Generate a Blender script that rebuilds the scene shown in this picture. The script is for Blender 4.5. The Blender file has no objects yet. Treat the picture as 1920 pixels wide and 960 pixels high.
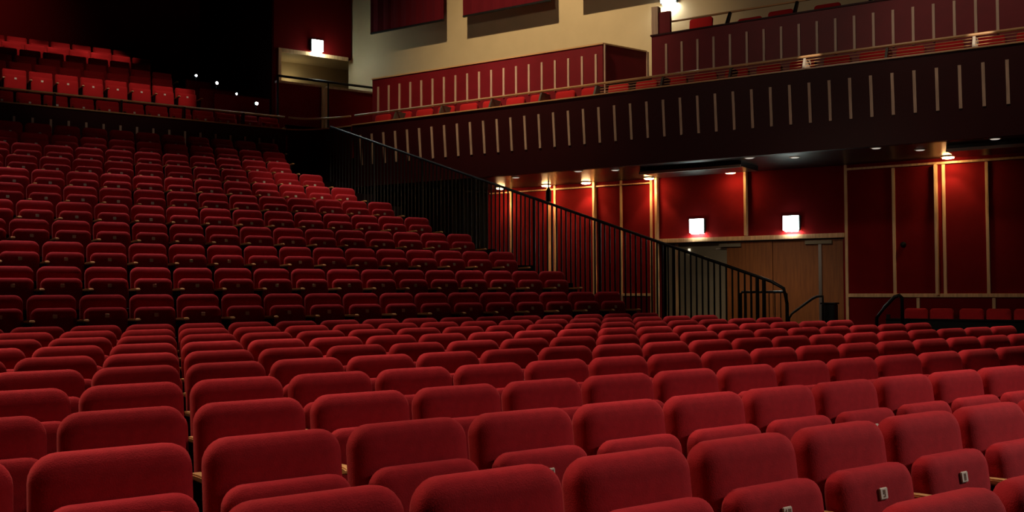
import bpy, bmesh, math, random
from mathutils import Vector, Matrix

random.seed(4)
SC = bpy.context.scene
COL = SC.collection
R = math.radians
CZ = 1.372                      # camera height above the stalls floor, metres
SP = 0.53                       # seat pitch along a row
# the side wall runs at 21.3 degrees to the rows' normal: u = metres along it (towards the rear), m = metres out from the camera
_a = R(-21.3)
WD = Vector((math.sin(_a), math.cos(_a), 0))
WN = Vector((math.cos(_a), -math.sin(_a), 0))
WALL = 19.83                    # distance of the side wall
FRONT = 17.2                    # distance of the gallery front
BOX = 18.0                      # distance of the box fronts
SOFFIT = 3.78


def wp(u, m, z):
    p = WN * m + WD * u
    return Vector((p.x, p.y, z))


def w_of(p):
    return (p.dot(WD), p.dot(WN))


# ------------------------------------------------------------------ materials
def mat(name, col, rough=0.6, metal=0.0, emit=None, estr=0.0, sheen=0.0, bump=None, wood=False, spec=0.5, noise=0.0, nscale=8.0):
    m = bpy.data.materials.new(name)
    m.use_nodes = True
    nt = m.node_tree
    b = nt.nodes['Principled BSDF']
    b.inputs['Base Color'].default_value = (*col, 1)
    b.inputs['Roughness'].default_value = rough
    b.inputs['Metallic'].default_value = metal
    b.inputs['Specular IOR Level'].default_value = spec
    if emit:
        b.inputs['Emission Color'].default_value = (*emit, 1)
        b.inputs['Emission Strength'].default_value = estr
    if sheen:
        b.inputs['Sheen Weight'].default_value = sheen
        b.inputs['Sheen Roughness'].default_value = 0.45
        b.inputs['Sheen Tint'].default_value = (1.0, 0.25, 0.22, 1)
    if wood:
        tc = nt.nodes.new('ShaderNodeTexCoord')
        mp = nt.nodes.new('ShaderNodeMapping')
        mp.inputs['Scale'].default_value = (9, 9, 0.7)
        nz = nt.nodes.new('ShaderNodeTexNoise')
        nz.inputs['Scale'].default_value = 3.0
        nz.inputs['Detail'].default_value = 6
        rp = nt.nodes.new('ShaderNodeValToRGB')
        rp.color_ramp.elements[0].position = 0.3
        rp.color_ramp.elements[0].color = (*[c * 0.72 for c in col], 1)
        rp.color_ramp.elements[1].position = 0.75
        rp.color_ramp.elements[1].color = (*[min(1, c * 1.15) for c in col], 1)
        nt.links.new(tc.outputs['Object'], mp.inputs['Vector'])
        nt.links.new(mp.outputs['Vector'], nz.inputs['Vector'])
        nt.links.new(nz.outputs['Fac'], rp.inputs['Fac'])
        nt.links.new(rp.outputs['Color'], b.inputs['Base Color'])
    elif noise:
        tc = nt.nodes.new('ShaderNodeTexCoord')
        nz = nt.nodes.new('ShaderNodeTexNoise')
        nz.inputs['Scale'].default_value = nscale
        nz.inputs['Detail'].default_value = 5
        rp = nt.nodes.new('ShaderNodeValToRGB')
        rp.color_ramp.elements[0].position = 0.3
        rp.color_ramp.elements[0].color = (*[c * (1 - noise) for c in col], 1)
        rp.color_ramp.elements[1].position = 0.7
        rp.color_ramp.elements[1].color = (*[min(1, c * (1 + noise)) for c in col], 1)
        nt.links.new(tc.outputs['Object'], nz.inputs['Vector'])
        nt.links.new(nz.outputs['Fac'], rp.inputs['Fac'])
        nt.links.new(rp.outputs['Color'], b.inputs['Base Color'])
    if bump:
        sc, st = bump
        tc = nt.nodes.new('ShaderNodeTexCoord')
        nz = nt.nodes.new('ShaderNodeTexNoise')
        nz.inputs['Scale'].default_value = sc
        nz.inputs['Detail'].default_value = 3
        bp = nt.nodes.new('ShaderNodeBump')
        bp.inputs['Strength'].default_value = st
        bp.inputs['Distance'].default_value = 0.004
        nt.links.new(tc.outputs['Object'], bp.inputs['Vector'] if 'Vector' in bp.inputs else nz.inputs['Vector'])
        nt.links.new(tc.outputs['Object'], nz.inputs['Vector'])
        nt.links.new(nz.outputs['Fac'], bp.inputs['Height'])
        nt.links.new(bp.outputs['Normal'], b.inputs['Normal'])
    return m


M = dict(
    fabric=mat('crimson_fabric', (0.36, 0.011, 0.017), 0.85, sheen=0.14, bump=(220, 0.35), spec=0.15, noise=0.10, nscale=30),
    circle_fabric=mat('scarlet_fabric', (0.42, 0.012, 0.014), 0.85, sheen=0.25, bump=(180, 0.3), spec=0.15),
    black=mat('black_metal', (0.006, 0.006, 0.006), 0.45, spec=0.3),
    frame=mat('black_frame', (0.008, 0.007, 0.007), 0.6, spec=0.2),
    shell=mat('ply_shell', (0.55, 0.33, 0.17), 0.45, wood=True),
    arm=mat('beech_armrest', (0.62, 0.34, 0.12), 0.4, wood=True),
    plate=mat('ivory_plate', (0.75, 0.68, 0.55), 0.35),
    digit=mat('brown_ink', (0.18, 0.10, 0.05), 0.7),
    carpet=mat('dark_carpet', (0.012, 0.006, 0.006), 0.95, spec=0.1, noise=0.3, nscale=20),
    riser=mat('dark_riser', (0.010, 0.006, 0.006), 0.9, spec=0.1),
    redwall=mat('red_wall_fabric', (0.20, 0.006, 0.008), 0.9, spec=0.1, noise=0.08, nscale=3),
    trim=mat('oak_trim', (0.95, 0.57, 0.29), 0.45, wood=True),
    soffit=mat('soffit_paint', (0.012, 0.010, 0.009), 0.32, spec=0.5),
    parapet=mat('maroon_parapet', (0.035, 0.002, 0.003), 0.55, spec=0.25, noise=0.08, nscale=4),
    boxred=mat('box_red', (0.17, 0.006, 0.012), 0.5, spec=0.3, noise=0.08, nscale=4),
    slat=mat('pale_slat', (0.62, 0.42, 0.30), 0.45, wood=True),
    brass=mat('bronze_rail', (0.62, 0.36, 0.17), 0.35, spec=0.5),
    beige=mat('cream_plaster', (0.58, 0.45, 0.26), 0.6, noise=0.04, nscale=2, spec=0.3),
    banner=mat('burgundy_cloth', (0.10, 0.005, 0.010), 0.9, spec=0.1, bump=(60, 0.2)),
    dark=mat('dark_plaster', (0.020, 0.006, 0.005), 0.9, spec=0.1),
    rearred=mat('rear_red_wall', (0.16, 0.004, 0.004), 0.9, spec=0.1),
    door=mat('door_veneer', (0.34, 0.105, 0.018), 0.5, wood=True),
    greypanel=mat('grey_beige_panel', (0.30, 0.25, 0.16), 0.6, noise=0.05, nscale=2),
    chrome=mat('brushed_steel', (0.55, 0.5, 0.45), 0.3, metal=1.0),
    drape=mat('black_drape', (0.004, 0.004, 0.004), 0.95, spec=0.05),
    exitlit=mat('exit_light_face', (0.9, 0.95, 0.92), 0.4, emit=(0.80, 1.0, 0.93), estr=16),
    exitlens=mat('exit_lens', (0.9, 0.95, 0.92), 0.4, emit=(0.95, 1.0, 0.95), estr=130),
    lamp=mat('lamp_glass', (0.9, 0.8, 0.6), 0.4, emit=(1.0, 0.62, 0.26), estr=60),
    led=mat('led_lens', (0.9, 0.95, 1), 0.4, emit=(0.80, 0.92, 1.0), estr=60),
    dimlamp=mat('dim_lamp', (0.75, 0.7, 0.62), 0.4, emit=(1.0, 0.9, 0.75), estr=0.45),
    unlit_bracket=mat('unlit_bracket_metal', (0.07, 0.06, 0.045), 0.5),  # rail brackets out of the light, their shade put into the colour
    bracket=mat('lit_bracket', (0.55, 0.50, 0.42), 0.5),
    strip=mat('pale_edge', (0.65, 0.55, 0.45), 0.5),
    switch=mat('switch_lit', (0.9, 0.85, 0.7), 0.4, emit=(1.0, 0.9, 0.7), estr=1.0),
)


# ------------------------------------------------------------------ mesh builder
class MB:
    def __init__(s):
        s.v, s.f = [], []

    def poly(s, pts, faces):
        b = len(s.v)
        s.v += [Vector(p) for p in pts]
        s.f += [tuple(b + i for i in f) for f in faces]
        return s

    def hexa(s, p):             # 8 points: bottom ring 0-3, top ring 4-7
        return s.poly(p, [(3, 2, 1, 0), (4, 5, 6, 7), (0, 1, 5, 4), (1, 2, 6, 5), (2, 3, 7, 6), (3, 0, 4, 7)])

    def box(s, x0, x1, y0, y1, z0, z1):
        return s.hexa([(x0, y0, z0), (x1, y0, z0), (x1, y1, z0), (x0, y1, z0), (x0, y0, z1), (x1, y0, z1), (x1, y1, z1), (x0, y1, z1)])

    def wbox(s, u0, u1, m0, m1, z0, z1, lean=0.0):
        """Box in side-wall coordinates; lean moves its lower edge outwards (towards the wall)."""
        L = lean
        return s.hexa([wp(u0, m0 + L, z0), wp(u1, m0 + L, z0), wp(u1, m1 + L, z0), wp(u0, m1 + L, z0), wp(u0, m0, z1), wp(u1, m0, z1), wp(u1, m1, z1), wp(u0, m1, z1)])

    def tube(s, pts, r, n=10, caps=True):
        pts = [Vector(p) for p in pts]
        rings = []
        for i, p in enumerate(pts):
            if i == 0:
                t = pts[1] - p
            elif i == len(pts) - 1:
                t = p - pts[i - 1]
            else:
                t = (pts[i + 1] - p).normalized() + (p - pts[i - 1]).normalized()
            t.normalize()
            ref = Vector((0, 0, 1)) if abs(t.z) < 0.9 else Vector((1, 0, 0))
            a = t.cross(ref).normalized()
            b = t.cross(a)
            rings.append([p + (a * math.cos(2 * math.pi * k / n) + b * math.sin(2 * math.pi * k / n)) * r for k in range(n)])
        base = len(s.v)
        for ring in rings:
            s.v += ring
        for i in range(len(rings) - 1):
            for k in range(n):
                k2 = (k + 1) % n
                s.f.append((base + i * n + k, base + i * n + k2, base + (i + 1) * n + k2, base + (i + 1) * n + k))
        if caps:
            s.f.append(tuple(base + k for k in reversed(range(n))))
            s.f.append(tuple(base + (len(rings) - 1) * n + k for k in range(n)))
        return s

    def lathe(s, c, prof, n=20, axis=Vector((0, 0, 1))):
        c = Vector(c)
        ref = Vector((1, 0, 0)) if abs(axis.x) < 0.9 else Vector((0, 1, 0))
        a = axis.cross(ref).normalized()
        b = axis.cross(a)
        base = len(s.v)
        for r, h in prof:
            for k in range(n):
                t = 2 * math.pi * k / n
                s.v.append(c + axis * h + (a * math.cos(t) + b * math.sin(t)) * r)
        for i in range(len(prof) - 1):
            for k in range(n):
                k2 = (k + 1) % n
                s.f.append((base + i * n + k, base + i * n + k2, base + (i + 1) * n + k2, base + (i + 1) * n + k))
        s.f.append(tuple(base + k for k in reversed(range(n))))
        s.f.append(tuple(base + (len(prof) - 1) * n + k for k in range(n)))
        return s

    def build(s, name, m, parent=None, smooth=False, bevel=0.0, kind=None):
        off = parent.matrix_world.translation.copy() if parent is not None and parent.parent is None else Vector((0, 0, 0))
        if parent is not None and parent.parent is not None:
            off = parent.parent.location.copy()
        me = bpy.data.meshes.new(name)
        me.from_pydata([tuple(v - off) for v in s.v], [], s.f)
        bm = bmesh.new()
        bm.from_mesh(me)
        bmesh.ops.recalc_face_normals(bm, faces=bm.faces)
        if bevel:
            bmesh.ops.bevel(bm, geom=[e for e in bm.edges if e.calc_face_angle(0) > 0.6], offset=bevel, segments=2, affect='EDGES', clamp_overlap=True)
        bm.to_mesh(me)
        bm.free()
        if smooth:
            me.polygons.foreach_set('use_smooth', [True] * len(me.polygons))
        me.materials.append(M[m])
        o = bpy.data.objects.new(name, me)
        COL.objects.link(o)
        if parent is not None:
            o.parent = parent
        if kind:
            o['kind'] = kind
        return o


def tag(o, label, cat, group=None, kind=None):
    o['label'] = label
    o['category'] = cat
    if group:
        o['group'] = group
    if kind:
        o['kind'] = kind
    return o


def thing(name, loc, label, cat, group=None):
    o = bpy.data.objects.new(name, None)
    COL.objects.link(o)
    o.location = loc
    o.empty_display_size = 0.1
    bpy.context.view_layer.update()
    return tag(o, label, cat, group)


def struct(name, mb, m, **k):
    return mb.build(name, m, kind='structure', **k)


ORD = ['zeroth', 'first', 'second', 'third', 'fourth', 'fifth', 'sixth', 'seventh', 'eighth', 'ninth', 'tenth', 'eleventh', 'twelfth', 'thirteenth',
       'fourteenth', 'fifteenth', 'sixteenth', 'seventeenth', 'eighteenth', 'nineteenth', 'twentieth', 'twenty-first', 'twenty-second', 'twenty-third',
       'twenty-fourth', 'twenty-fifth', 'twenty-sixth', 'twenty-seventh', 'twenty-eighth', 'twenty-ninth', 'thirtieth'] + ['thirty-%s' % w for w in
       'first second third fourth fifth sixth seventh eighth ninth'.split()]

# ------------------------------------------------------------------ camera
yaw, pitch, roll = R(35.595), R(1.919), R(-0.219)
fwd = Vector((math.sin(yaw) * math.cos(pitch), math.cos(yaw) * math.cos(pitch), math.sin(pitch)))
rt = Vector((math.cos(yaw), -math.sin(yaw), 0))
up = rt.cross(fwd)
rt2 = rt * math.cos(roll) + up * math.sin(roll)
up2 = -rt * math.sin(roll) + up * math.cos(roll)
cam = bpy.data.cameras.new('camera')
cam.sensor_width = 36
cam.lens = 36 * 1867 / 1920
cam.clip_start = 0.05
cam.clip_end = 200
co = bpy.data.objects.new('camera', cam)
mw = Matrix((rt2, up2, -fwd)).transposed().to_4x4()
mw.translation = Vector((0, 0, CZ))
co.matrix_world = mw
COL.objects.link(co)
SC.camera = co


def seen(p):
    """Where a point shows in the 1920 x 960 frame (used only to leave out what the photo shows nothing of)."""
    q = Vector(p) - Vector((0, 0, CZ))
    z = q.dot(fwd)
    if z < 0.05:
        return None
    return (960 + 1867 * q.dot(rt2) / z, 480 - 1867 * q.dot(up2) / z, z)


# ------------------------------------------------------------------ seats
def cushion(w, h, t, rtop, rbot, e, bulge, n_c=7):
    """Upholstered slab in x (width), z (0..h), y (thickness, front towards -y): rounded outline, rounded edges, bulging faces."""
    def outline(ins):
        hw = w / 2 - ins
        z0, z1 = ins, h - ins
        rt_, rb = max(rtop - ins * 0.8, 0.012), max(rbot - ins * 0.8, 0.012)
        pts = []
        for cx, cz, r, a0 in ((hw - rb, z0 + rb, rb, -90), (hw - rt_, z1 - rt_, rt_, 0), (-hw + rt_, z1 - rt_, rt_, 90), (-hw + rb, z0 + rb, rb, 180)):
            for k in range(n_c):
                a = R(a0 + 90 * k / (n_c - 1))
                pts.append((cx + r * math.cos(a), cz + r * math.sin(a)))
        return pts
    mb = MB()
    prof = [(min(w, h) * 0.30, -t / 2 - bulge), (min(w, h) * 0.16, -t / 2 - bulge * 0.8), (e * 1.3, -t / 2), (e * 0.55, -t / 2 + e * 0.28), (e * 0.15, -t / 2 + e * 0.65), (0, -t / 2 + e * 1.1),
            (0, t / 2 - e * 0.9), (e * 0.25, t / 2 - e * 0.3), (e * 1.0, t / 2)]
    rings = [[(x, y, z) for x, z in outline(ins)] for ins, y in prof]
    n = len(rings[0])
    for r in rings:
        mb.v += [Vector(p) for p in r]
    for i in range(len(rings) - 1):
        for k in range(n):
            k2 = (k + 1) % n
            mb.f.append((i * n + k, i * n + k2, (i + 1) * n + k2, (i + 1) * n + k))
    mb.f.append(tuple(range(n)))
    mb.f.append(tuple((len(rings) - 1) * n + k for k in reversed(range(n))))
    return mb


def tilt(mb, deg, origin):
    rot = Matrix.Rotation(R(deg), 4, 'X')
    mb.v = [rot @ v + Vector(origin) for v in mb.v]
    return mb


GLYPH = {'0': ('111', '101', '101', '101', '111'), '1': ('010', '110', '010', '010', '111'), '2': ('111', '001', '111', '100', '111'),
         '7': ('111', '001', '010', '010', '010'), '8': ('111', '101', '111', '101', '111'), '9': ('111', '101', '111', '001', '111')}


def make_seat(name, square=False):
    t = bpy.data.objects.new(name, None)
    t.empty_display_size = 0.1
    COL.objects.link(t)
    fab = 'circle_fabric' if square else 'fabric'
    bw, rtop = (0.475, 0.035) if square else (0.488, 0.085)
    TB = -7
    # back cushion: top centre at local (0, 0, .86)
    tilt(cushion(bw, 0.47, 0.105, rtop, 0.05, 0.034, 0.007), TB, (0, -0.058, 0.393)).build('backrest', fab, t, smooth=True)
    sh = cushion(bw - 0.050, 0.40, 0.016, max(rtop - 0.02, 0.03), 0.03, 0.006, 0.0, 5)
    tilt(sh, TB, (0, 0.005, 0.395)).build('back_shell', 'shell', t, smooth=True)
    # tip-up seat, folded
    tilt(cushion(bw - 0.035, 0.37, 0.085, 0.03 if square else 0.075, 0.04, 0.028, 0.006), TB, (0, -0.179, 0.353)).build('seat_pan', fab, t, smooth=True)
    pl = MB().box(-0.023, 0.023, -0.004, 0.004, -0.021, 0.021)
    tilt(pl, TB, (0, -0.198, 0.632)).build('number_plate', 'plate', t, bevel=0.003)
    ar = MB()
    x = -SP / 2
    prof = [(-0.46, 0.578), (-0.45, 0.596), (-0.42, 0.602), (-0.09, 0.590), (-0.09, 0.566), (-0.42, 0.570)]
    k = len(prof)
    hw = 0.026
    ar.poly([(x - hw, y, z) for y, z in prof] + [(x + hw, y, z) for y, z in prof],
            [tuple(range(k)), tuple(range(2 * k - 1, k - 1, -1))] + [(i, (i + 1) % k, k + (i + 1) % k, k + i) for i in range(k)])
    ar.build('armrest', 'arm', t, bevel=0.006)
    fr = MB()
    fp = [(-0.34, 0.0), (-0.34, 0.018), (-0.235, 0.06), (-0.33, 0.565), (-0.10, 0.560), (-0.12, 0.06), (-0.03, 0.018), (-0.03, 0.0)]
    k = len(fp)
    hw = 0.014
    fr.poly([(x - hw, y, z) for y, z in fp] + [(x + hw, y, z) for y, z in fp],
            [tuple(range(k)), tuple(range(2 * k - 1, k - 1, -1))] + [(i, (i + 1) % k, k + (i + 1) % k, k + i) for i in range(k)])
    fr.build('side_frame', 'frame', t)
    return t


def copy_seat(proto, loc, label, group, end=False, cat='theatre seat', rotz=0.0):
    r = proto.copy()
    COL.objects.link(r)
    r.location = loc
    r.rotation_euler = (0, 0, rotz)
    tag(r, label, cat, group)
    for ch in proto.children:
        c = ch.copy()
        COL.objects.link(c)
        c.parent = r
        if end and ch.name.split('.')[0] in ('armrest', 'side_frame'):
            e = ch.copy()
            COL.objects.link(e)
            e.parent = r
            e.location = (SP, 0, 0)
    return r


seat0 = make_seat('theatre_seat')
circle0 = make_seat('balcony_chair', square=True)

# stalls: eleven rows on a gently rising floor, each row offset by half a seat
FLOOR_ROWS = {-1: (1.46, -0.533), 0: (2.36, -0.512), 1: (3.30, -0.492), 2: (4.196, -0.475), 3: (5.09, -0.456)}
for k in range(4, 10):
    FLOOR_ROWS[k] = (5.09 + 0.895 * (k - 3), -0.456 + 0.0187 * (k - 3))
XMAX = {k: 11.3 for k in range(-1, 6)}
XMAX.update({6: 11.0, 7: 10.7, 8: 10.3, 9: 10.35})


def row_xs(off, lo, hi, y, ztop):
    xs = []
    i = -20
    while True:
        x = SP * (i + off)
        i += 1
        if x > hi:
            break
        if x < lo:
            continue
        ps = [seen((x + dx, y + dy, ztop - dz)) for dx in (-0.22, 0.22) for dy, dz in ((0, 0), (-0.16, 0.16), (-0.16, 0.4))]
        ps = [p for p in ps if p]
        if any(-6 < p[0] < 1926 and p[1] < 962 for p in ps):
            xs.append(x)
    return xs


PLATES = {}
for k, (y, z) in sorted(FLOOR_ROWS.items()):
    off = 0.018 if k % 2 == 0 else 0.53
    xs = row_xs(off, -6, XMAX[k], y, CZ + z)
    # the front rows' seats whose top edge is below the frame are not in the photo
    for i, x in enumerate(xs):
        s = copy_seat(seat0, (x, y, CZ + z - 0.86), 'crimson stalls seat, %s seat from the left in the %s stalls row from the camera' % (ORD[i + 1], ORD[k + 2]),
                      'stalls seats', end=(i == len(xs) - 1))
        PLATES[(k, i)] = s

# raked block: eleven stepped rows, half a seat shorter each row up
RAKE = [(11.687, -0.043), (12.79, 0.291), (13.79, 0.634), (14.737, 0.972), (15.717, 1.31)]
for j in range(5, 11):
    RAKE.append((15.717 + 0.965 * (j - 4), 1.31 + 0.337 * (j - 4)))
RAKE_END = []
for j, (y, z) in enumerate(RAKE):
    off = 0.20 if j % 2 == 0 else 0.75
    xe = 10.32 - 0.257 * j if j < 9 else (8.40 if j == 9 else 8.70)
    RAKE_END.append(xe)
    xs = row_xs(off, -6, xe + 0.1, y, CZ + z)
    for i, x in enumerate(xs):
        copy_seat(seat0, (x, y, CZ + z - 0.86), 'dark red raked-block seat, %s seat from the left in the %s raked row up' % (ORD[i + 1], ORD[j + 1]),
                  'raked block seats', end=(i == len(xs) - 1))

# upper circle behind the rake
CIRC = [(22.95, 4.18), (23.85, 4.83)] + [(23.85 + 0.95 * k, 4.83 + 0.365 * k) for k in range(1, 6)]
for j, (y, z) in enumerate(CIRC):
    off = (0.31, 0.05, 0.55, 0.05, 0.55, 0.05, 0.55)[j]
    xs = row_xs(off, -6, 9.3 if j == 0 else 7.45, y, CZ + z)
    for i, x in enumerate(xs):
        copy_seat(circle0, (x, y, CZ + z - 0.86), 'square red balcony chair, %s from the left in the %s balcony row above the rail' % (ORD[i + 1], ORD[j + 1]),
                  'upper circle seats', end=(i == len(xs) - 1))

# remove the two prototypes
for p in (seat0, circle0):
    for ch in list(p.children):
        bpy.data.objects.remove(ch)
    bpy.data.objects.remove(p)

# numbers on the plates one can read
for key_px, num in (((1450, 942), '10'), ((1632, 905), '9'), ((1780, 872), '8'), ((1910, 846), '7'), ((1030, 876), '12')):
    best = None
    for s in PLATES.values():
        q = seen(s.location + Vector((0, -0.21, 0.632)))
        if q:
            dd = (q[0] - key_px[0]) ** 2 + (q[1] - key_px[1]) ** 2
            if best is None or dd < best[0]:
                best = (dd, s)
    s = best[1]
    plate = [c for c in s.children if c.name.startswith('number_plate')][0]
    mb = MB()
    px = 0.0042
    wtot = len(num) * 4 * px - px
    for gi, g in enumerate(num):
        for r, line in enumerate(GLYPH[g]):
            for c, on in enumerate(line):
                if on == '1':
                    x0 = -wtot / 2 + (gi * 4 + c) * px
                    z0 = (2.5 - r - 1) * px * 1.25
                    mb.box(x0, x0 + px, -0.0052, -0.0042, z0, z0 + px * 1.25)
    tilt(mb, -7, (0, -0.198, 0.632))
    me = bpy.data.meshes.new('number')
    me.from_pydata([tuple(v) for v in mb.v], [], mb.f)
    me.materials.append(M['digit'])
    o = bpy.data.objects.new('number', me)
    COL.objects.link(o)
    o.parent = plate
    o['label'] = 'dark seat number printed on the plate'

# ------------------------------------------------------------------ floors
mb = MB()
fz = lambda y: (y - 2.36) * 0.0209
mb.poly([(-8, -4, fz(-4)), (24, -4, fz(-4)), (24, 24, fz(11.2)), (-8, 24, fz(11.2)), (-8, 11.2, fz(11.2)), (24, 11.2, fz(11.2))], [(0, 1, 5, 4), (4, 5, 2, 3)])
mb.v += [v - Vector((0, 0, 0.15)) for v in mb.v]
mb.f += [tuple(i + 6 for i in reversed(f)) for f in mb.f]
struct('floor', mb, 'carpet')

mb = MB()
for j, (y, z) in enumerate(RAKE):
    zt = CZ + z - 0.86
    xr = 12.05 - 0.168 * (y - 11.0)
    y0 = y - 0.68
    y1 = (RAKE[j + 1][0] - 0.68) if j < 10 else 22.15
    mb.box(-8, xr, y0, y1, 0.19 if j < 3 else zt - 1.2, zt)
struct('floor_rake', mb, 'carpet')

mb = MB()
for j, (y, z) in enumerate(CIRC):
    zt = CZ + z - 0.86
    y0 = y - 0.62 if j else 22.32
    y1 = (CIRC[j + 1][0] - 0.62) if j < len(CIRC) - 1 else 29.6
    mb.box(-8, 7.85 if j else 9.7, y0, y1, zt - 0.75, zt)
struct('floor_circle', mb, 'carpet')
# aisle steps beside the circle and the landing in front of the upper door
mb = MB()
for j in range(1, len(CIRC)):
    zt = CZ + CIRC[j][1] - 0.86
    mb.box(7.86, 9.7, CIRC[j][0] - 0.62, CIRC[j][0] + 0.33, zt - 0.75, zt)
mb.box(9.72, 12.6, 23.2, 26.0, 5.2, 5.47)
struct('floor_landing', mb, 'carpet')

# gallery floor slab and soffit
struct('floor_gallery', MB().wbox(-6, 17.4, FRONT + 0.16, WALL, SOFFIT + 0.02, 4.45), 'dark')
struct('ceiling_gallery', MB().wbox(-6, 17.0, FRONT + 0.16, WALL, SOFFIT, SOFFIT + 0.019), 'soffit')

# ------------------------------------------------------------------ walls
DU0, DU1, DZ = 5.20, 9.10, 2.36            # the double door's opening in the side wall
mb = MB()
mb.wbox(-6, DU0, WALL, WALL + 0.2, -0.4, SOFFIT)
mb.wbox(DU1, 13.62, WALL, WALL + 0.2, -0.4, SOFFIT)
mb.wbox(DU0, DU1, WALL, WALL + 0.2, DZ, SOFFIT)
struct('wall_right', mb, 'redwall')
struct('wall_right_upper', MB().wbox(-6, 18.15, WALL + 0.01, WALL + 0.2, SOFFIT, 15.0), 'beige')
struct('wall_right_rear', MB().wbox(13.64, 24, WALL + 0.02, WALL + 0.2, -0.4, SOFFIT), 'dark')
struct('wall_rear', MB().box(-8, 9.72, 29.65, 29.85, 3.5, 15.0), 'rearred')
struct('wall_left', MB().box(-8.2, -8, -4, 29.85, -0.4, 15.0), 'dark')
struct('wall_rear_side', MB().box(9.70, 9.86, 24.12, 29.65, 4.0, 15.0), 'dark')
mb = MB()
mb.box(9.73, 9.90, 23.98, 24.11, 5.4, 15.0)
mb.box(9.90, 11.9, 23.98, 24.11, 7.52, 15.0)
struct('wall_rear_door', mb, 'rearred')
# lobby behind the upper door
mb = MB()
mb.box(9.88, 13.2, 25.6, 25.7, 5.47, 7.8)
mb.box(9.86, 9.90, 24.11, 25.6, 5.47, 7.8)
mb.box(9.88, 13.2, 24.12, 25.6, 7.62, 7.8)
struct('wall_lobby', mb, 'beige')
struct('ceiling', MB().box(-8.2, 30, -4, 30, 15.0, 15.2), 'dark')
struct('wall_under_circle', MB().box(-8, 10.0, 22.36, 22.46, 0.1, 4.4), 'dark')

# oak trim on the side wall
tn = [0]


def trim(mb, m='trim', bevel=0.006):
    tn[0] += 1
    return struct('trim_%d' % tn[0], mb, m, bevel=bevel)


DADO = 1.235
for u, z0, z1 in ((12.94, 0.1, SOFFIT), (11.87, 0.1, SOFFIT), (11.73, 0.1, SOFFIT), (10.67, 0.1, SOFFIT), (10.02, 0.1, SOFFIT), (9.29, 0.1, SOFFIT), (9.14, 0.1, SOFFIT),
                  (7.14, DZ + 0.1, SOFFIT), (5.13, 0.1, SOFFIT), (4.24, DADO, SOFFIT - 0.12), (3.48, DADO, SOFFIT - 0.12), (3.35, DADO, SOFFIT - 0.12), (2.62, DADO, SOFFIT - 0.12), (1.9, DADO, SOFFIT - 0.12),
                  (3.83, 0.1, DADO - 0.05), (2.54, 0.1, DADO - 0.05)):
    trim(MB().wbox(u - 0.028, u + 0.028, WALL - (0.11 if u in (11.87, 10.67, 9.14, 7.14, 3.48) else 0.035), WALL, z0, z1))
trim(MB().wbox(DU0 - 0.04, DU1 + 0.01, WALL - 0.07, WALL, DZ, DZ + 0.09))
trim(MB().wbox(1.2, 5.10, WALL - 0.045, WALL, DADO - 0.04, DADO + 0.03))
trim(MB().wbox(9.32, 13.55, WALL - 0.045, WALL, DADO - 0.02, DADO + 0.04))
trim(MB().wbox(1.2, 5.12, WALL - 0.05, WALL, SOFFIT - 0.11, SOFFIT - 0.07))
trim(MB().wbox(9.3, 13.55, WALL - 0.05, WALL, SOFFIT - 0.11, SOFFIT - 0.08))
# upper door's frame
trim(MB().box(9.84, 9.92, 23.93, 23.98, 5.47, 7.56))
trim(MB().box(9.92, 11.8, 23.93, 23.98, 7.46, 7.56))

# ------------------------------------------------------------------ double door at stalls level
dr = bpy.data.objects.new('door_1', None)
COL.objects.link(dr)
dr.location = wp((DU0 + DU1) / 2, WALL + 0.1, 0.18)
dr['kind'] = 'structure'
bpy.context.view_layer.update()
lf = MB().wbox(5.22, 5.655, WALL + 0.06, WALL + 0.11, 0.2, DZ - 0.02).build('door_leaf', 'door', dr)
lf = MB().wbox(5.665, 6.62, WALL + 0.06, WALL + 0.11, 0.2, DZ - 0.02).build('door_leaf', 'door', dr)
lf = MB().wbox(6.63, 7.60, WALL + 0.05, WALL + 0.10, 0.2, DZ - 0.02).build('door_leaf', 'door', dr)
MB().wbox(7.62, 9.0, WALL + 0.12, WALL + 0.16, 0.2, DZ - 0.02).build('side_panel', 'greypanel', dr)['label'] = 'grey beige panel beside the wooden leaves'
MB().wbox(8.72, 8.78, WALL + 0.08, WALL + 0.12, 0.2, DZ - 0.02).build('door_post', 'trim', dr)
MB().wbox(5.63, 5.69, WALL + 0.02, WALL + 0.06, 0.3, DZ - 0.08).build('meeting_strip', 'chrome', dr)['label'] = 'steel strip where two leaves meet'
MB().wbox(5.42, 5.95, WALL - 0.0, WALL + 0.055, DZ - 0.11, DZ - 0.04).build('door_closer', 'greypanel', dr)
MB().wbox(7.28, 7.75, WALL - 0.0, WALL + 0.045, DZ - 0.12, DZ - 0.05).build('door_closer', 'greypanel', dr)
MB().wbox(7.62, 7.86, WALL + 0.10, WALL + 0.118, DZ - 0.16, DZ - 0.14).build('door_arm', 'strip', dr)
sw = MB().wbox(8.44, 8.49, WALL + 0.10, WALL + 0.118, DZ - 0.24, DZ - 0.13).build('lit_switch', 'switch', dr)
sw['label'] = 'small lit switch plate'

# ------------------------------------------------------------------ exit lights


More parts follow.
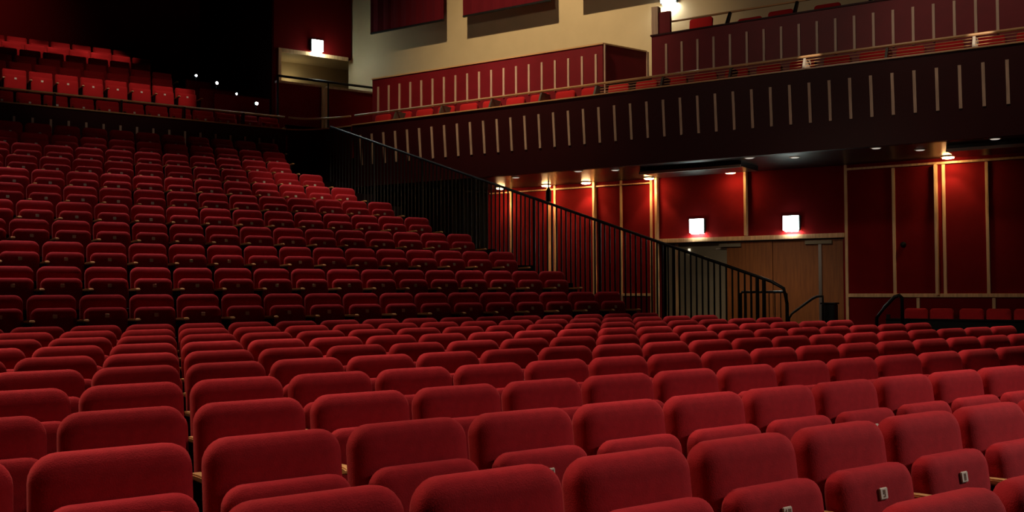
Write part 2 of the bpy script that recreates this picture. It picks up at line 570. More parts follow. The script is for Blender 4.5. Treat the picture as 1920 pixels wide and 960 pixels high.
def exit_light(p, nrm, label, w=0.32, h=0.29):
    """Bright box on a wall at p, facing nrm."""
    t = thing('exit_light', p, label, 'exit light', 'exit lights')
    side = Vector((0, 0, 1)).cross(nrm).normalized()
    zz = Vector((0, 0, 1))

    def bx(name, m, a, b, d0, d1, z0, z1, bev=0.01):
        P = [p + side * sx + nrm * d + zz * z for z in (z0, z1) for sx, d in ((-a, d0), (b, d0), (b, d1), (-a, d1))]
        return MB().hexa(P).build(name, m, t, bevel=bev)
    bx('housing', 'black', w / 2 + 0.012, w / 2 + 0.012, 0.0, 0.10, -h / 2 - 0.012, h / 2 + 0.012, 0.012)
    bx('lit_panel', 'exitlit', w / 2, w / 2, 0.101, 0.115, -h / 2, h / 2, 0.005)
    bx('lower_lens', 'exitlens', w / 2 - 0.03, w / 2 - 0.03, 0.02, 0.09, -h / 2 - 0.024, -h / 2 - 0.014, 0.003)
    return t


exit_light(wp(8.20, WALL - 0.01, 2.70), -WN, 'glowing white exit light above the grey panel beside the double door')
exit_light(wp(6.19, WALL - 0.01, 2.68), -WN, 'glowing white exit light above the wooden leaves of the double door')
exit_light(Vector((10.88, 23.97, 7.74)), Vector((0, -1, 0)), 'glowing white exit light above the upper door behind the circle')
exit_light(wp(8.80, WALL - 0.01, 7.66), -WN, 'white light on the cream wall between the two slatted boxes', 0.36, 0.2)

# ------------------------------------------------------------------ gallery lamps
for u, m, lab, on in ((12.99, 19.45, 'warm downlight at the curtain end of the panelled wall, above the stair railing', 1),
                      (11.80, 19.55, 'warm downlight directly behind the small black hanging spotlight', 1),
                      (10.76, 19.55, 'warm downlight over the brightest red panel, next after the hanging spotlight', 1),
                      (9.21, 19.55, 'warm downlight above the paired battens beside the grey door panel', 1),
                      (7.36, 19.50, 'warm downlight over the batten above the double door', 1),
                      (3.22, 19.55, 'warm downlight above the paired battens right of the double door', 1)):
    t = thing('downlight', wp(u, m, SOFFIT - 0.03), lab, 'ceiling light', 'lit downlights under the gallery')
    MB().lathe(wp(u, m, SOFFIT), [(0.105, -0.028), (0.125, -0.02), (0.125, 0.0)], 24).build('trim_ring', 'brass', t, smooth=False)
    MB().lathe(wp(u, m, SOFFIT), [(0.05, -0.055), (0.098, -0.045), (0.10, -0.027)], 24).build('bulb', 'lamp', t)
for i, (m, u) in enumerate([(17.89, 11.56), (17.66, 9.9), (17.92, 9.19), (17.66, 6.3), (18.06, 5.58), (17.66, 4.05), (18.34, 3.47), (17.66, 2.2)]):
    lab = ['first', 'second', 'third', 'fourth', 'fifth', 'sixth', 'seventh', 'eighth'][i]
    t = thing('recessed_spotlight', wp(u, m, SOFFIT - 0.02), 'small dim spotlight in the gallery soffit, %s from the curtain end' % lab, 'ceiling light', 'dim soffit spotlights')
    MB().lathe(wp(u, m, SOFFIT), [(0.085, -0.014), (0.10, -0.008), (0.10, 0.0)], 20).build('trim_ring', 'strip', t)
    MB().lathe(wp(u, m, SOFFIT), [(0.06, -0.022), (0.075, -0.0145)], 20).build('lens', 'dimlamp', t)

t = thing('hanging_spotlight', wp(11.35, 18.9, 3.35), 'small black spotlight hanging from the gallery soffit before the paired battens', 'spotlight')
MB().tube([wp(11.35, 18.9, SOFFIT), wp(11.35, 18.9, 3.62)], 0.016, 8).build('stem', 'black', t)
MB().lathe(wp(11.35, 18.9, 3.42), [(0.06, -0.11), (0.065, 0.1), (0.05, 0.15), (0.02, 0.2)], 16).build('lamp_body', 'black', t)

t = thing('soffit_panel', wp(7.6, 18.5, SOFFIT - 0.1), 'shallow dark ceiling box with a pale edge under the gallery soffit', 'ceiling box')
MB().wbox(6.6, 8.7, 18.05, 19.0, SOFFIT - 0.10, SOFFIT - 0.002).build('panel', 'soffit', t)
MB().wbox(6.6, 8.7, 18.0, 18.05, SOFFIT - 0.12, SOFFIT - 0.07).build('edge_strip', 'strip', t)
t = thing('soffit_panel', wp(2.3, 18.5, SOFFIT - 0.1), 'shallow dark ceiling box with a pale edge at the stage end of the soffit', 'ceiling box')
MB().wbox(1.0, 3.0, 18.05, 19.0, SOFFIT - 0.10, SOFFIT - 0.002).build('panel', 'soffit', t)
MB().wbox(1.0, 3.0, 18.0, 18.05, SOFFIT - 0.12, SOFFIT - 0.07).build('edge_strip', 'strip', t)

# ------------------------------------------------------------------ parapets
LOW, RAIL = 5.20, 5.42
# side gallery front
CU = 16.15                       # where the side front meets the rear front
t = thing('gallery_parapet', wp(8, FRONT, SOFFIT - 0.02), 'long dark maroon gallery front with pale slats and bronze rail along the side wall', 'parapet')
MB().wbox(-4, CU - 0.52, FRONT + 0.01, FRONT + 0.16, SOFFIT - 0.02, LOW - 0.03, lean=0.12).build('panel', 'parapet', t)
MB().wbox(-4, CU - 0.52, FRONT - 0.02, FRONT + 0.20, LOW - 0.03, LOW).build('lower_rail', 'brass', t, bevel=0.006)
corner = [wp(-4, FRONT, RAIL), wp(CU, FRONT, RAIL)]
rail_pts = [wp(-4, FRONT + 0.10, RAIL), wp(CU - 0.53, FRONT + 0.10, RAIL)]
MB().tube(rail_pts, 0.024, 10).build('handrail', 'brass', t, smooth=True)
u = 1.265
zA, zB = 4.25, 4.94
while u < 15.5:
    l0 = 0.12 * (LOW - zA) / (LOW - SOFFIT)
    l1 = 0.12 * (LOW - zB) / (LOW - SOFFIT)
    mb = MB()
    hw = 0.025
    m0 = FRONT - 0.012
    mb.hexa([wp(u - hw, m0 + l0, zA), wp(u + hw, m0 + l0, zA), wp(u + hw, m0 + l0 + 0.03, zA), wp(u - hw, m0 + l0 + 0.03, zA),
             wp(u - hw, m0 + l1, zB), wp(u + hw, m0 + l1, zB), wp(u + hw, m0 + l1 + 0.03, zB), wp(u - hw, m0 + l1 + 0.03, zB)])
    mb.build('slat', 'slat', t)
    u += 0.3445
for u in (1.1, 2.43, 3.77, 5.15, 6.5, 7.85, 9.28, 10.55, 11.78, 13.1, 14.39):
    mb = MB()
    mb.poly([wp(u + dx, m_, z_) for dx in (-0.02, 0.02) for m_, z_ in ((FRONT + 0.0, LOW), (FRONT + 0.33, LOW), (FRONT + 0.43, RAIL - 0.02), (FRONT + 0.10, RAIL - 0.02))],
            [(0, 1, 2, 3), (7, 6, 5, 4), (0, 1, 5, 4), (1, 2, 6, 5), (2, 3, 7, 6), (3, 0, 4, 7)])
    mb.build('rail_bracket', 'bracket' if u in (2.43, 5.15) else 'unlit_bracket', t)  # two brackets coloured as lit, the rest darkened as unlit
for i, zz in enumerate((LOW + 0.06, LOW + 0.115, LOW + 0.165)):
    MB().tube([wp(-4, FRONT + 0.12, zz), wp(9.2, FRONT + 0.12, zz)], 0.006, 6).build('guard_wire', 'brass', t)

# rear front, below the circle
FY = 22.2
XC = 9.35
t = thing('circle_parapet', (5, FY, 3.9), 'dark maroon circle front with pale slats and bronze rail above the raked block', 'parapet')
MB().box(-8, XC - 0.03, FY, FY + 0.12, 3.9, LOW - 0.03).build('panel', 'parapet', t)
MB().box(-8, XC - 0.03, FY - 0.03, FY + 0.18, LOW - 0.03, LOW).build('lower_rail', 'brass', t, bevel=0.006)
MB().tube([(-8, FY + 0.06, RAIL + 0.06), (XC - 0.04, FY + 0.06, RAIL + 0.06)], 0.022, 10).build('handrail', 'brass', t, smooth=True)
x = 2.45
while x < 9.3:
    MB().box(x - 0.022, x + 0.022, FY - 0.025, FY + 0.0, 4.33, 4.92).build('slat', 'slat', t)
    x += 0.345
for x in (1.6, 2.93, 4.25, 5.58, 6.93, 8.29):
    mb = MB()
    mb.poly([(x + dx, y_, z_) for dx in (-0.02, 0.02) for y_, z_ in ((FY, LOW), (FY + 0.16, LOW), (FY + 0.12, RAIL + 0.05), (FY + 0.0, RAIL + 0.05))],
            [(0, 1, 2, 3), (7, 6, 5, 4), (0, 1, 5, 4), (1, 2, 6, 5), (2, 3, 7, 6), (3, 0, 4, 7)])
    mb.build('rail_bracket', 'black', t)
# curved corner piece joining the two fronts
p0 = Vector((XC, FY, 0))
p2 = wp(CU - 0.45, FRONT + 0.06, 0)
pc = Vector((9.92, FY, 0))
arc = []
for k in range(9):
    s = k / 8
    arc.append(p0 * (1 - s) ** 2 + pc * 2 * s * (1 - s) + p2 * s * s)
t = thing('corner_parapet', (9.8, 22.1, SOFFIT), 'curved dark parapet corner where the side gallery meets the circle front', 'parapet')


def ribbon(name, m, z0, z1, th, off=0.0):
    mb = MB()
    n = len(arc)
    cc = Vector((11.0, 23.4, 0))
    A, B = [], []
    for p in arc:
        dr_ = (cc - p).normalized()
        A.append(p + dr_ * off)
        B.append(p + dr_ * (off + th))
    for z in (z0, z1):
        for q in A + B:
            mb.v.append(Vector((q.x, q.y, z)))
    N = 2 * n
    for k in range(n - 1):
        mb.f += [(k, k + 1, N + k + 1, N + k), (n + k + 1, n + k, N + n + k, N + n + k + 1), (k, n + k, n + k + 1, k + 1), (N + k, N + k + 1, N + n + k + 1, N + n + k)]
    mb.f += [(0, N, N + n, n), (n - 1, n + n - 1, N + n + n - 1, N + n - 1)]
    return mb.build(name, m, t)


ribbon('panel', 'parapet', SOFFIT - 0.02, LOW - 0.03, 0.12, 0.01)
ribbon('lower_rail', 'brass', LOW - 0.03, LOW, 0.18, -0.03)
MB().tube([Vector((p.x, p.y, RAIL + 0.06 - 0.06 * i / 8)) + (Vector((11.0, 23.4, 0)) - p).normalized() * 0.06 for i, p in enumerate(arc)], 0.022, 10).build('handrail', 'brass', t, smooth=True)

# boxes behind the side gallery
BT = 6.42


def box_front(u0, u1, slats, label, endface, m):
    t = thing('box_parapet', wp((u0 + u1) / 2, BOX, 4.46), label, 'parapet')
    MB().wbox(u0, u1, BOX, BOX + 0.10, 4.46, BT - 0.03).build('panel', m, t)
    MB().wbox(u0 - 0.02, u1 + 0.02, BOX - 0.02, BOX + 0.12, BT - 0.03, BT).build('top_cap', 'brass' if endface else 'parapet', t)
    for u in slats:
        MB().wbox(u - 0.022, u + 0.022, BOX - 0.022, BOX, 5.55, 6.20).build('slat', 'slat', t)
    if endface:
        a = wp(u0, BOX, 0)
        b = a + Vector((1.22, 0, 0))
        MB().hexa([(a.x, a.y, 4.46), (b.x, b.y, 4.46), (b.x, b.y + 0.1, 4.46), (a.x, a.y + 0.1, 4.46), (a.x, a.y, BT - 0.03), (b.x, b.y, BT - 0.03), (b.x, b.y + 0.1, BT - 0.03), (a.x, a.y + 0.1, BT - 0.03)]).build('end_panel', m, t)
        MB().hexa([(a.x, a.y - 0.02, BT - 0.03), (b.x, b.y - 0.02, BT - 0.03), (b.x, b.y + 0.12, BT - 0.03), (a.x, a.y + 0.12, BT - 0.03), (a.x, a.y - 0.02, BT), (b.x, b.y - 0.02, BT), (b.x, b.y + 0.12, BT), (a.x, a.y + 0.12, BT)]).build('top_cap', 'brass', t)
        MB().box(b.x, b.x + 0.06, b.y - 0.02, b.y + 0.10, 4.46, BT - 0.02).build('corner_post', 'slat', t)
        MB().tube([(a.x + 0.03, a.y - 0.03, 4.46), (a.x + 0.03, a.y - 0.03, BT - 0.03)], 0.018, 8).build('corner_post', 'slat', t)
    return t


box_front(9.50, 15.70, [15.51 - 0.3255 * k for k in range(19)], 'red slatted box front with end panel before the cream wall, nearer the circle', True, 'boxred')
t = box_front(-3.0, 8.40, [8.08 - 0.3285 * k for k in range(19)], 'long dark red slatted box front nearer the stage above the side gallery', False, 'boxred')
MB().wbox(8.26, 8.40, BOX, BOX + 0.14, BT, 6.98).build('corner_post', 'slat', t)
MB().wbox(8.02, 8.26, BOX + 0.04, BOX + 0.12, BT, 6.86).build('side_panel', 'boxred', t)
t = thing('box_handrail', wp(7, BOX + 0.25, BT), 'thin wooden handrail on dark brackets above the stage-end box', 'handrail')
MB().tube([wp(8.2, BOX + 0.25, 6.70), wp(2.0, BOX + 0.25, 6.70)], 0.022, 8).build('rail', 'brass', t, smooth=True)
for u in (6.85, 5.55, 4.2):
    MB().hexa([wp(u - 0.02, BOX + 0.0, BT + .002), wp(u + 0.02, BOX + 0.0, BT + .002), wp(u + 0.02, BOX + 0.12, BT + .002), wp(u - 0.02, BOX + 0.12, BT + .002),
               wp(u - 0.02, BOX + 0.2, 6.69), wp(u + 0.02, BOX + 0.2, 6.69), wp(u + 0.02, BOX + 0.28, 6.69), wp(u - 0.02, BOX + 0.28, 6.69)]).build('bracket', 'black', t)

# chairs in the boxes and along the gallery
def side_chair(name, u, m, z, label, group, w=0.40, top=0.9, ang=0.0, fab='circle_fabric'):
    """Upholstered chair; its back is towards the wall and it faces the hall."""
    base = wp(u, m, z)
    t = thing(name, base, label, 'chair', group)
    t.rotation_euler = (0, 0, math.atan2(WN.y, WN.x) - math.pi / 2 + ang)
    bpy.context.view_layer.update()

    def add(mb, nm, mt, smooth=False):
        me = bpy.data.meshes.new(nm)
        me.from_pydata([tuple(v) for v in mb.v], [], mb.f)
        bm = bmesh.new()
        bm.from_mesh(me)
        bmesh.ops.recalc_face_normals(bm, faces=bm.faces)
        bm.to_mesh(me)
        bm.free()
        if smooth:
            me.polygons.foreach_set('use_smooth', [True] * len(me.polygons))
        me.materials.append(M[mt])
        o = bpy.data.objects.new(nm, me)
        COL.objects.link(o)
        o.parent = t
    add(tilt(cushion(w, top - 0.42, 0.08, 0.06, 0.03, 0.025, 0.01), -8, (0, 0.13, 0.42)), 'backrest', fab, True)
    sm = cushion(w + 0.02, 0.40, 0.08, 0.05, 0.05, 0.025, 0.01)
    sm.v = [Vector((v.x, v.z - 0.27, 0.42 - v.y)) for v in sm.v]
    add(sm, 'seat', fab, True)
    for sx in (-1, 1):
        for sy in (-0.22, 0.16):
            add(MB().box(sx * 0.17 - 0.015, sx * 0.17 + 0.015, sy - 0.015, sy + 0.015, 0, 0.385), 'leg', 'black')
    return t


for i, u in enumerate((15.09, 14.25, 13.40, 12.56, 11.70, 10.86)):
    side_chair('box_chair', u, BOX + 0.62, 5.62, 'dark red chair back peeking over the circle-end box front, %s from the circle' % ORD[i + 1], 'chairs in the circle-end box', 0.42, 0.90)
for i, (u, top) in enumerate(((7.75, 1.28), (6.72, 1.12), (6.10, 1.17), (5.2, 1.15))):
    side_chair('box_chair', u, BOX + 0.75, 5.62, 'red chair back behind the stage-end box rail, %s from the pilaster' % ORD[i + 1], 'chairs in the stage-end box', 0.5, top)
struct('floor_box', MB().wbox(-3, 15.7, BOX + 0.12, WALL, 5.4, 5.62), 'dark')
gi = 0
u = 15.3
while u > 1.3:
    gi += 1
    side_chair('gallery_chair', u, FRONT + 0.52, 4.451, 'red gallery chair glimpsed under the bronze rail, %s from the circle end' % ORD[gi], 'chairs along the side gallery', 0.46, 1.06)
    u -= 0.62

# seats along the foot of the side wall
for i, u in enumerate((3.80, 3.36, 2.86, 2.42, 1.98)):
    side_chair('wall_chair', u, WALL - 0.55, 0.13, 'dark red chair at the foot of the panelled wall, %s from the black handrail' % ORD[i + 1], 'chairs along the side wall', 0.40, 0.87, fab='fabric')

t = thing('wall_sensor', wp(4.08, WALL - 0.03, 2.19), 'small round black sensor on the red panelled wall beside a batten', 'sensor')
MB().lathe(wp(4.08, WALL, 2.19), [(0.05, 0.0), (0.055, 0.02), (0.04, 0.045), (0.02, 0.055)], 16, -WN).build('housing', 'black', t)
MB().lathe(wp(4.08, WALL - 0.056, 2.19), [(0.016, 0.0), (0.012, 0.008)], 12, -WN).build('lens', 'frame', t)
t = thing('dark_front_barrier', wp(3.0, WALL - 1.2, 0.15), 'low black barrier with end posts, added for the dark fronts of the wall chairs', 'barrier')  # panel added to stand in for the dark fronts of the wall chairs
MB().wbox(1.4, 4.15, WALL - 1.22, WALL - 1.19, 0.2, 0.80).build('panel', 'black', t)
MB().wbox(1.4, 4.15, WALL - 1.24, WALL - 1.17, 0.80, 0.83).build('top_rail', 'frame', t)
for u in (1.45, 2.75, 4.12):
    MB().wbox(u - 0.03, u + 0.03, WALL - 1.18, WALL - 1.12, 0.15, 0.90 if u > 4 else 0.80).build('post', 'black', t)

# ------------------------------------------------------------------ banners on the cream wall
for u0, u1, z0, lab in ((14.61, 16.95, 7.96, 'burgundy cloth banner on the cream wall, closest to the upper door'),
                        (11.56, 14.01, 7.95, 'burgundy cloth banner in the middle of the cream wall'),
                        (8.20, 10.95, 8.03, 'burgundy cloth banner on the cream wall, closest to the stage')):
    t = thing('banner', wp((u0 + u1) / 2, 19.35, z0), lab, 'banner', 'banners on the cream wall')
    mb = MB()
    N = 28
    for k in range(N + 1):
        u = u0 + (u1 - u0) * k / N
        w = 0.012 * math.sin(k * 1.7)
        mb.v += [wp(u, 19.36 + w, z0 + 0.03), wp(u, 19.36 + w, 10.6), wp(u, 19.385 + w, z0 + 0.03), wp(u, 19.385 + w, 10.6)]
    for k in range(N):
        a, b = 4 * k, 4 * (k + 1)
        mb.f += [(a, b, b + 1, a + 1), (a + 2, a + 3, b + 3, b + 2), (a, a + 2, b + 2, b), (a + 1, b + 1, b + 3, a + 3)]
    mb.f += [(0, 1, 3, 2), (4 * N, 4 * N + 2, 4 * N + 3, 4 * N + 1)]
    mb.build('cloth', 'banner', t)
    MB().wbox(u0, u1, 19.345, 19.40, z0, z0 + 0.04).build('bottom_bar', 'black', t)
    MB().tube([wp(u0, 19.37, 10.62), wp(u1, 19.37, 10.62)], 0.03, 8).build('top_bar', 'black', t)
    for u in (u0 + 0.3, u1 - 0.3):
        MB().tube([wp(u, 19.37, 10.62), wp(u, WALL + 0.005, 10.62)], 0.02, 8).build('bracket', 'black', t)

# ------------------------------------------------------------------ black drape under the gallery's rear end
t = thing('black_drape', wp(15, 18.7, 0.2), 'black pleated curtain hanging under the gallery beside the raked block', 'curtain')
path = [wp(13.58, WALL - 0.05, 0), wp(14.3, 18.6, 0), wp(16.3, 17.75, 0), Vector((9.55, 22.3, 0))]
pts = []
for i in range(len(path) - 1):
    n = max(6, int((path[i + 1] - path[i]).length / 0.035))
    for k in range(n):
        pts.append(path[i].lerp(path[i + 1], k / n))
mb = MB()
for k, p in enumerate(pts):
    a = pts[max(k - 1, 0)]
    b = pts[min(k + 1, len(pts) - 1)]
    d = (b - a).normalized()
    nn = Vector((d.y, -d.x, 0))
    q = p + nn * 0.045 * math.sin(k * 0.9 + 0.8 * math.sin(k * 0.13))
    q2 = q + nn * 0.012
    for zz in (0.2, SOFFIT - 0.06):
        mb.v += [Vector((q.x, q.y, zz)), Vector((q2.x, q2.y, zz))]
for k in range(len(pts) - 1):
    a, b = 4 * k, 4 * (k + 1)
    mb.f += [(a, b, b + 2, a + 2), (a + 1, a + 3, b + 3, b + 1), (a, a + 1, b + 1, b), (a + 2, b + 2, b + 3, a + 3)]
mb.build('curtain', 'drape', t, smooth=True)
MB().tube([wp(13.6, WALL - 0.06, SOFFIT - 0.06), path[1] + Vector((0, 0, SOFFIT - 0.06)), path[2] + Vector((0, 0, SOFFIT - 0.06))], 0.02, 8).build('curtain_track', 'black', t)

# ------------------------------------------------------------------ stair railing beside the rake
H0, H1 = Vector((12.26, 10.5, 1.56)), Vector((9.90, 20.99, 5.13))
t = thing('stair_railing', (H0.x, H0.y, 0.18), 'long black stair railing with vertical balusters rising beside the raked block', 'railing')
end = [H1, H0]
dirv = (H0 - H1).normalized()
e1 = H0 + dirv * 0.25
e2 = e1 + Vector((dirv.x, dirv.y, -0.5)) * 0.22
e3 = Vector((e2.x, e2.y, e2.z - 0.25)) + Vector((dirv.x, dirv.y, 0)) * 0.06
MB().tube([H1, H0, e1, e2, e3], 0.026, 10).build('handrail', 'black', t, smooth=True)
nb = 98


def step_z(y):
    z = 0.19
    for yy, zz in RAKE:
        if y >= yy - 0.68:
            z = CZ + zz - 0.86
    return z


for k in range(nb + 1):
    s = k / nb
    p = H0.lerp(H1, s)
    zb = step_z(p.y)
    post = k % 14 == 0
    MB().tube([(p.x, p.y, zb), (p.x, p.y, p.z - 0.01)], 0.028 if post else 0.015, 8).build('post' if post else 'baluster', 'black', t)
MB().tube([(e3.x, e3.y, 0.18), e3], 0.024, 8).build('post', 'black', t)
s0 = H0 + dirv * 0.12
MB().tube([(s0.x, s0.y, 0.18), s0], 0.030, 8).build('post', 'black', t)

# low level railing by the door
t = thing('low_railing', wp(5.8, 17.0, 0.18), 'short level black railing with balusters at the foot of the stair', 'railing')
ra, rb = wp(6.25, 17.0, 1.31), wp(5.44, 17.0, 1.31)
MB().tube([wp(6.25, 17.0, 0.18), wp(6.25, 17.0, 1.28), wp(6.22, 17.0, 1.31), wp(5.48, 17.0, 1.31), wp(5.43, 17.0, 1.27), wp(5.43, 17.0, 0.18)], 0.024, 8).build('frame', 'black', t, smooth=True)
for k in range(1, 8):
    u = 6.25 - 0.82 * k / 8
    MB().tube([wp(u, 17.0, 0.25), wp(u, 17.0, 1.30)], 0.009, 6).build('baluster', 'black', t)
MB().tube([wp(6.25, 17.0, 0.25), wp(5.43, 17.0, 0.25)], 0.012, 6).build('bottom_rail', 'black', t)

t = thing('short_handrail', wp(5.4, 18.6, 0.18), 'short sloping black handrail in front of the wooden double door', 'handrail')
MB().tube([wp(5.90, 18.6, 0.18), wp(5.90, 18.6, 0.80), wp(5.84, 18.6, 0.90), wp(5.45, 18.6, 1.18), wp(5.36, 18.6, 1.22), wp(5.26, 18.6, 1.22), wp(5.26, 18.6, 0.18)], 0.024, 8).build('rail', 'black', t, smooth=True)
t = thing('short_handrail', wp(3.7, 17.6, 0.18), 'short sloping black handrail before the red panelled wall, right of the door', 'handrail')
MB().tube([wp(4.12, 17.8, 0.18), wp(4.12, 17.8, 0.86), wp(3.98, 17.8, 1.05), wp(3.82, 17.8, 1.22), wp(3.74, 17.8, 1.25), wp(3.70, 17.8, 1.20), wp(3.70, 17.8, 0.18)], 0.03, 8).build('rail', 'black', t, smooth=True)

t = thing('equipment_box', wp(5.2, 18.9, 0.18), 'small upright black box standing before the meeting edge of the double door', 'box')
MB().wbox(5.12, 5.36, 18.85, 19.1, 0.18, 1.07).build('casing', 'black', t, bevel=0.01)
MB().wbox(5.10, 5.38, 18.83, 19.12, 1.07, 1.10).build('lid', 'frame', t, bevel=0.006)

# ------------------------------------------------------------------ landing railing, low walls and step lights by the upper door
t = thing('landing_railing', (10.6, 23.0, 5.0), 'black railing across the landing below the upper exit light', 'railing')
MB().tube([(9.44, 23.0, 6.62), (12.3, 23.0, 6.62)], 0.03, 8).build('handrail', 'black', t, smooth=True)
for x in (9.44, 10.78, 12.3):
    MB().tube([(x, 23.0, 4.7), (x, 23.0, 6.62)], 0.03 if x < 10 else 0.02, 8).build('post', 'black', t)
for x0, x1, lab in ((9.50, 10.68, 'dark red landing wall with pale cap, circle side'), (10.84, 12.35, 'dark red landing wall with pale cap, gallery side')):
    t = thing('landing_wall', ((x0 + x1) / 2, 23.3, 4.6), lab, 'low wall', 'landing walls')
    MB().box(x0, x1, 23.2, 23.3, 4.6, 6.5).build('panel', 'redwall', t)
    MB().box(x0, x1, 23.17, 23.33, 6.5, 6.55).build('cap', 'slat', t)
    MB().box(x1 if x0 < 10.5 else x0 - 0.05, (x1 + 0.05) if x0 < 10.5 else x0, 23.18, 23.32, 4.6, 6.5).build('edge_strip', 'slat', t)
for i, (x0, x1, y, zt) in enumerate(((7.98, 9.35, 23.35, 6.07), (7.95, 8.85, 24.35, 6.36), (7.92, 8.55, 25.3, 6.72))):
    t = thing('aisle_wall', ((x0 + x1) / 2, y, zt - 0.8), 'low dark red stepped wall beside the circle aisle, %s step up' % ORD[i + 1], 'low wall', 'stepped aisle walls')
    MB().box(x0, x1, y - 0.05, y + 0.05, zt - 0.95, zt).build('panel', 'redwall', t)
    MB().box(x0, x1, y - 0.06, y + 0.06, zt, zt + 0.02).build('cap', 'banner', t)
for i, (x, y, z) in enumerate(((8.89, 23.0, 5.87), (8.65, 23.7, 6.19), (8.42, 24.45, 6.56), (8.17, 25.3, 6.87))):
    t = thing('step_light', (x, y, z), 'small white step light on the circle aisle, %s up from the rail' % ORD[i + 1], 'step light', 'aisle step lights')
    r_ = (0.036, 0.024, 0.036, 0.027)[i]
    MB().lathe((x, y, z), [(r_ * 1.4, 0.0), (r_ * 1.5, 0.02), (r_ * 1.0, 0.035)], 14, Vector((0, -1, 0))).build('housing', 'black', t)
    MB().lathe((x, y - 0.036, z), [(r_, 0.0), (r_ * 0.7, 0.015)], 14, Vector((0, -1, 0))).build('lens', 'led', t)
    MB().tube([(x, y + 0.005, z - 0.06), (x, y + 0.005, z - 0.75)], 0.012, 6).build('stalk', 'black', t)

# ------------------------------------------------------------------ lights


def spot(name, loc, target, energy, size, blend=0.6, col=(1, 0.86, 0.70), rad=0.15):
    l = bpy.data.lights.new(name, 'SPOT')
    l.energy = energy
    l.spot_size = R(size)
    l.spot_blend = blend
    l.color = col
    l.shadow_soft_size = rad
    o = bpy.data.objects.new(name, l)
    o.location = loc
    d = Vector(target) - Vector(loc)
    o.rotation_euler = d.to_track_quat('-Z', 'Y').to_euler()
    COL.objects.link(o)
    return o


def area(name, loc, target, energy, sx, sy, col=(1, 0.86, 0.70)):
    l = bpy.data.lights.new(name, 'AREA')
    l.shape = 'RECTANGLE'
    l.size, l.size_y = sx, sy
    l.energy = energy
    l.color = col
    o = bpy.data.objects.new(name, l)
    o.location = loc
    d = Vector(target) - Vector(loc)
    o.rotation_euler = d.to_track_quat('-Z', 'Y').to_euler()
    COL.objects.link(o)
    return o


def point(name, loc, energy, col, rad=0.05):
    l = bpy.data.lights.new(name, 'POINT')
    l.energy = energy
    l.color = col
    l.shadow_soft_size = rad
    o = bpy.data.objects.new(name, l)
    o.location = loc
    COL.objects.link(o)
    return o


WARM = (1.0, 0.80, 0.60)
PINK = (1.0, 0.84, 0.80)
# stage-side and overhead house lights (above the frame)
spot('stalls_fill', (11.5, -2.5, 6.0), (6.2, 0.5, 0.6), 2500, 50, 1.0, PINK, 0.8)
spot('stalls_rim', (-4.0, 13.0, 11.5), (3.6, 4.8, 0.7), 2500, 48, 0.6, (1.0, 0.66, 0.42), 0.3)
# a grid of ceiling downlights, each a little behind the rows it lights
for yc, e in ((1.9, 2100), (4.4, 2900), (6.8, 2900), (8.9, 2500)):
    for x in (0.6, 3.2, 5.8, 8.4, 11.0):
        spot('ceiling_stalls_spot', (x, yc + 3.4, 11.5), (x, yc, 0.7), e, 20, 0.8, (1.0, 0.76, 0.62), 0.25)
for yc, zc, e in ((12.2, 1.5, 2600), (14.3, 2.3, 2700), (16.6, 3.0, 2700), (18.8, 3.8, 2000)):
    for x in (2.2, 4.9, 7.6, 10.0 - 0.12 * (yc - 12)):
        spot('ceiling_rake_spot', (x, yc + 3.4, 13.0), (x, yc, zc), e * (0.35 if x > 8.5 else 0.65 if x > 7 and yc < 15 else 1.0), 21, 0.8, (1.0, 0.76, 0.72), 0.25)
spot('rake_front', (1.0, 3.0, 12.5), (3.2, 18.2, 3.2), 280, 24, 1.0, PINK, 0.5)
spot('rake_edge', (3.0, 6.0, 11.0), (8.7, 18.5, 3.5), 2400, 14, 0.9, WARM, 0.3)
spot('wall_flood', wp(10.8, 12.3, 13.6), wp(11.8, 19.0, 7.2), 3600, 58, 1.0, (1.0, 0.76, 0.46), 0.12)
spot('box_spot', wp(11.0, 11.0, 12.5), wp(12.0, 18.0, 5.9), 900, 14, 1.0, (1.0, 0.72, 0.6), 0.12)
spot('box_flood', wp(2.5, 10.5, 13.0), wp(1.8, 18.0, 5.6), 900, 34, 0.8, (1.0, 0.80, 0.6), 0.2)
spot('gallery_wash', wp(7.0, 5.0, 9.5), wp(8.0, 17.4, 6.2), 620, 66, 1.0, WARM, 0.5)
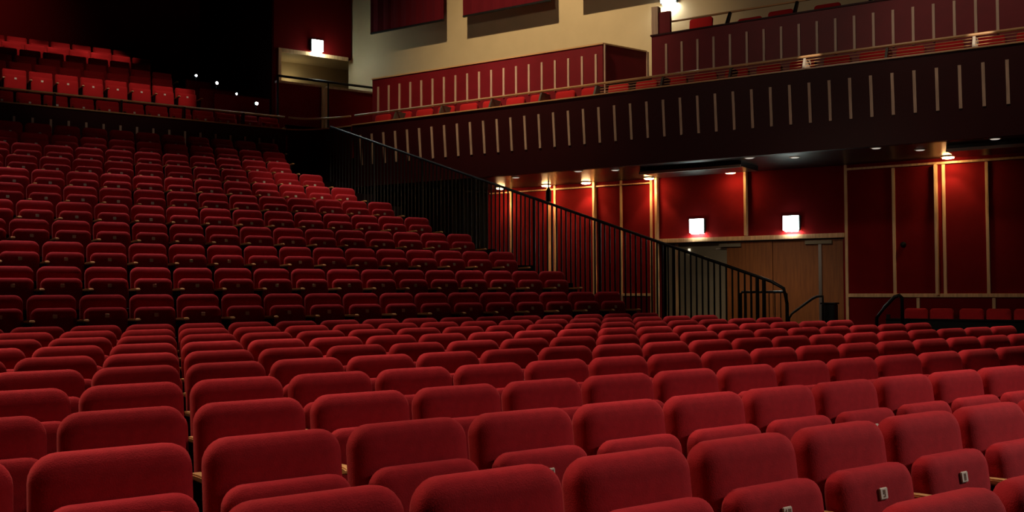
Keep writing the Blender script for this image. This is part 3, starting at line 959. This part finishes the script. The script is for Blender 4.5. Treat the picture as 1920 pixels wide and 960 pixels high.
for u in (2.43, 5.15):
    spot('rail_spot', wp(u - 4.5, 11.0, 8.0), wp(u, FRONT + 0.2, 5.31), 2600, 2.6, 0.5, WARM, 0.03)
spot('balcony_flood', (3.0, 14.0, 12.5), (5.6, 23.8, 5.7), 450, 26, 0.9, (1.0, 0.75, 0.6), 0.2)
for x in (2.6, 3.7, 4.8, 5.9, 7.0):
    spot('balcony_row_spot', (x - 0.5, 17.5, 14.0), (x, 23.75, 5.9), 1300, 8.0, 0.7, (1.0, 0.75, 0.6), 0.05)
for x in (3.4, 4.6, 5.7, 6.6):
    spot('balcony_back_spot', (x, 21.0, 14.5), (x, 28.1, 7.5), 1500, 10, 0.7, (1.0, 0.75, 0.6), 0.1)
spot('rear_wall_flood', (-1.0, 24.5, 12.5), (2.3, 29.6, 9.5), 700, 46, 1.0, (1.0, 0.7, 0.6), 0.3)
spot('side_wall_wash', wp(5.0, 12.0, 3.6), wp(4.5, 19.8, 1.4), 75, 60, 1.0, WARM, 0.4)
spot('door_wash', wp(6.6, 16.8, 3.6), wp(6.6, WALL + 0.1, 0.5), 75, 60, 1.0, WARM, 0.3)
point('lobby_lamp', (10.8, 25.3, 7.05), 3, (1.0, 0.85, 0.5), 0.06)
point('exit_glow', (10.95, 23.75, 7.55), 9, (0.85, 1.0, 0.88), 0.08)
# gallery downlights
for u, e, c in ((12.99, 18, 80), (11.80, 30, 80), (10.80, 34, 92), (9.21, 32, 84), (7.36, 9, 50), (3.22, 22, 80)):
    spot('downlight_beam', wp(u, WALL - 0.24, SOFFIT - 0.075), wp(u, WALL - 0.14, 1.6), e, c, 0.4, (1.0, 0.62, 0.30), 0.04)

w = bpy.data.worlds.new('world')
SC.world = w
w.use_nodes = True
w.node_tree.nodes['Background'].inputs['Color'].default_value = (0.0, 0.0, 0.0, 1)
w.node_tree.nodes['Background'].inputs['Strength'].default_value = 0.0

SC.view_settings.view_transform = 'Standard'
SC.view_settings.look = 'None'
SC.view_settings.exposure = 0.0
SC.view_settings.gamma = 1.0
SC.view_settings.use_curve_mapping = False
SC.cycles.max_bounces = 6
SC.cycles.use_denoising = True
